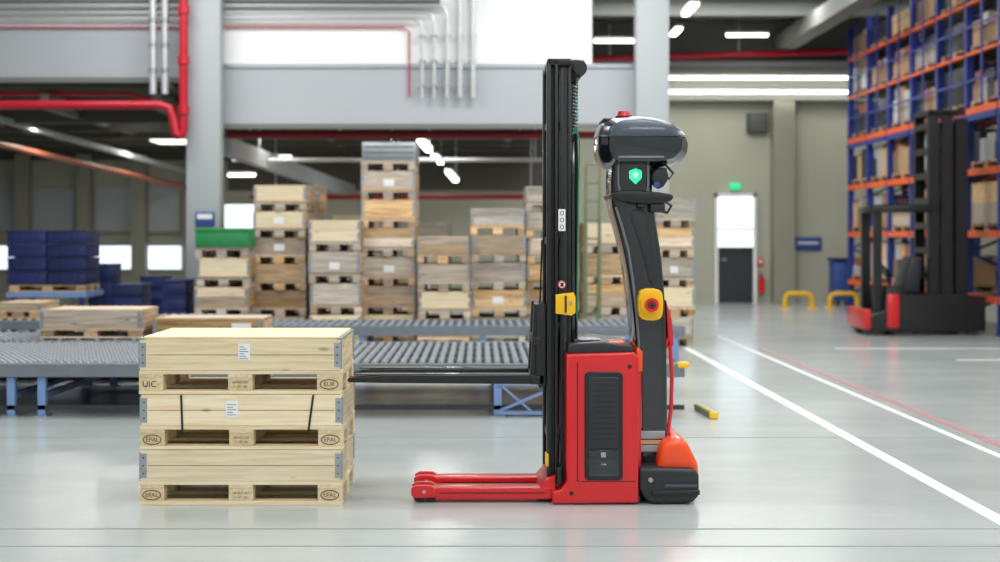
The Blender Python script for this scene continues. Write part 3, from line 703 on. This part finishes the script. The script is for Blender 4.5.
# e-stop
b.rprism(poly([(638,293),(643,288.5),(658,288.5),(663,294),(663,315),(658,320.5),(643,320.5),(638,315)],8.42),8.40,8.5,'yellow',.012,1)
b.cyl((tx(650.5,8.4),8.36,tz(304.5,8.4)),(tx(650.5,8.4),8.41,tz(304.5,8.4)),.062,'yellow',28)
b.cyl((tx(650.5,8.4),8.335,tz(304.5,8.4)),(tx(650.5,8.4),8.38,tz(304.5,8.4)),.042,'btn',28,.036)
b.ringdisc(tx(650.5,8.4),8.334,tz(304.5,8.4),.024,.024,.006,'black',20); b.cyl((tx(650.5,8.4),8.325,tz(304.5,8.4)),(tx(650.5,8.4),8.345,tz(304.5,8.4)),.014,'dark',16)
for a,c in ((431,439),(445,452)): b.rprism(poly([(640,c),(640,a),(665,a),(665,c)],8.46),8.455,8.6,'steel',.004)
b.box(tx(640,8.46),tx(665,8.46),8.458,8.6,tz(444,8.46),tz(440,8.46),'card')
for y in (8.5,8.86):
    b.tube([(wx(664,y),y,wz(352,y)),(wx(668,y),y,wz(338,y)),(wx(670,y),y,wz(345,y)),(wx(672,y),y,wz(375,y)),(wx(671,y),y,wz(410,y)),(wx(668,y),y,wz(432,y)),(wx(674,y),y,wz(446,y))],.012,'red',10)
b.rprism(poly([(665,300),(671,320),(673,345),(667,345)],8.55),8.5,8.86,'red',.008)
b.box(tx(637),tx(642),8.34,8.96,tz(470),tz(356),'red',.004)
b.rprism(poly([(637,347),(643,352),(643,372),(637,372)]),8.32,8.98,'orange',.006)
b.rprism(poly([(656,476),(660,446),(667,440),(680,438),(687,442),(692,452),(698,464),(699,476)],8.36),8.34,8.98,'orange',.035,1,.15)
b.rprism(poly([(639,468),(664,468),(695,469),(699,475),(699,496),(692,503),(652,504),(644,498),(639,488)],8.28),8.27,9.03,'dark',.02,1,.1)
b.rprism(poly([(652,491),(700,490),(700,495),(652,496)],8.26),8.255,9.045,'black',.008)
b.box(tx(664),tx(696),8.262,8.275,tz(487,8.27),tz(484,8.27),'gunmetal'); b.cyl((tx(650),8.262,tz(479)),(tx(650),8.275,tz(479)),.014,'steel',16)
b.box(tx(560),tx(640),8.3,9.0,.012,.05,'black')
for y in (8.34,8.86): b.cyl((tx(655),y,.07),(tx(655),y+.09,.07),.07,'rubber',20)
b.cyl((tx(600),8.6,.11),(tx(600),8.7,.11),.11,'rubber',24)
b.build('pallet_stacker_truck')

# ---------------------------------------------------------------- lights
def area(name,x,y,z,sx,sy,p,col=(1,.995,.985),rot=(0,0,0)):
    l=bpy.data.lights.new(name,'AREA'); l.shape='RECTANGLE'; l.size=sx; l.size_y=sy; l.energy=p; l.color=col
    o=bpy.data.objects.new(name,l); o.location=(x,y,z); o.rotation_euler=rot; bpy.context.scene.collection.objects.link(o); return o
for i,y in enumerate((-3,3,8.5,14,19)):
    for x in (-4.5,2.0,8.5): area('hall_light',x,y,ZC-.1,4,1.2,205)
for x in (-7.5,-4.2,-1):
    for y in (24.9,28.8): area('mezzanine_light',x,y,3.5,1.4,.15,42,(1,.96,.88))
for x in (3.6,6,10.5):
    for y in (25,28.5): area('hall_light',x,y,ZC-.15,2.5,.3,110)
w=bpy.data.worlds.new('world'); w.use_nodes=True; bpy.context.scene.world=w
w.node_tree.nodes['Background'].inputs[0].default_value=(.8,.9,1,1); w.node_tree.nodes['Background'].inputs[1].default_value=.5

cam=bpy.data.cameras.new('camera'); co=bpy.data.objects.new('camera',cam); bpy.context.scene.collection.objects.link(co)
co.location=(0,0,CZ); co.rotation_euler=(math.radians(90),0,0)
cam.sensor_width=36; cam.lens=F/1000*36; cam.shift_x=.02; cam.shift_y=-.046
cam.dof.use_dof=True; cam.dof.focus_distance=8.4; cam.dof.aperture_fstop=1.4; cam.clip_end=100
bpy.context.scene.camera=co
sc=bpy.context.scene
sc.view_settings.view_transform='Standard'; sc.view_settings.exposure=0.0
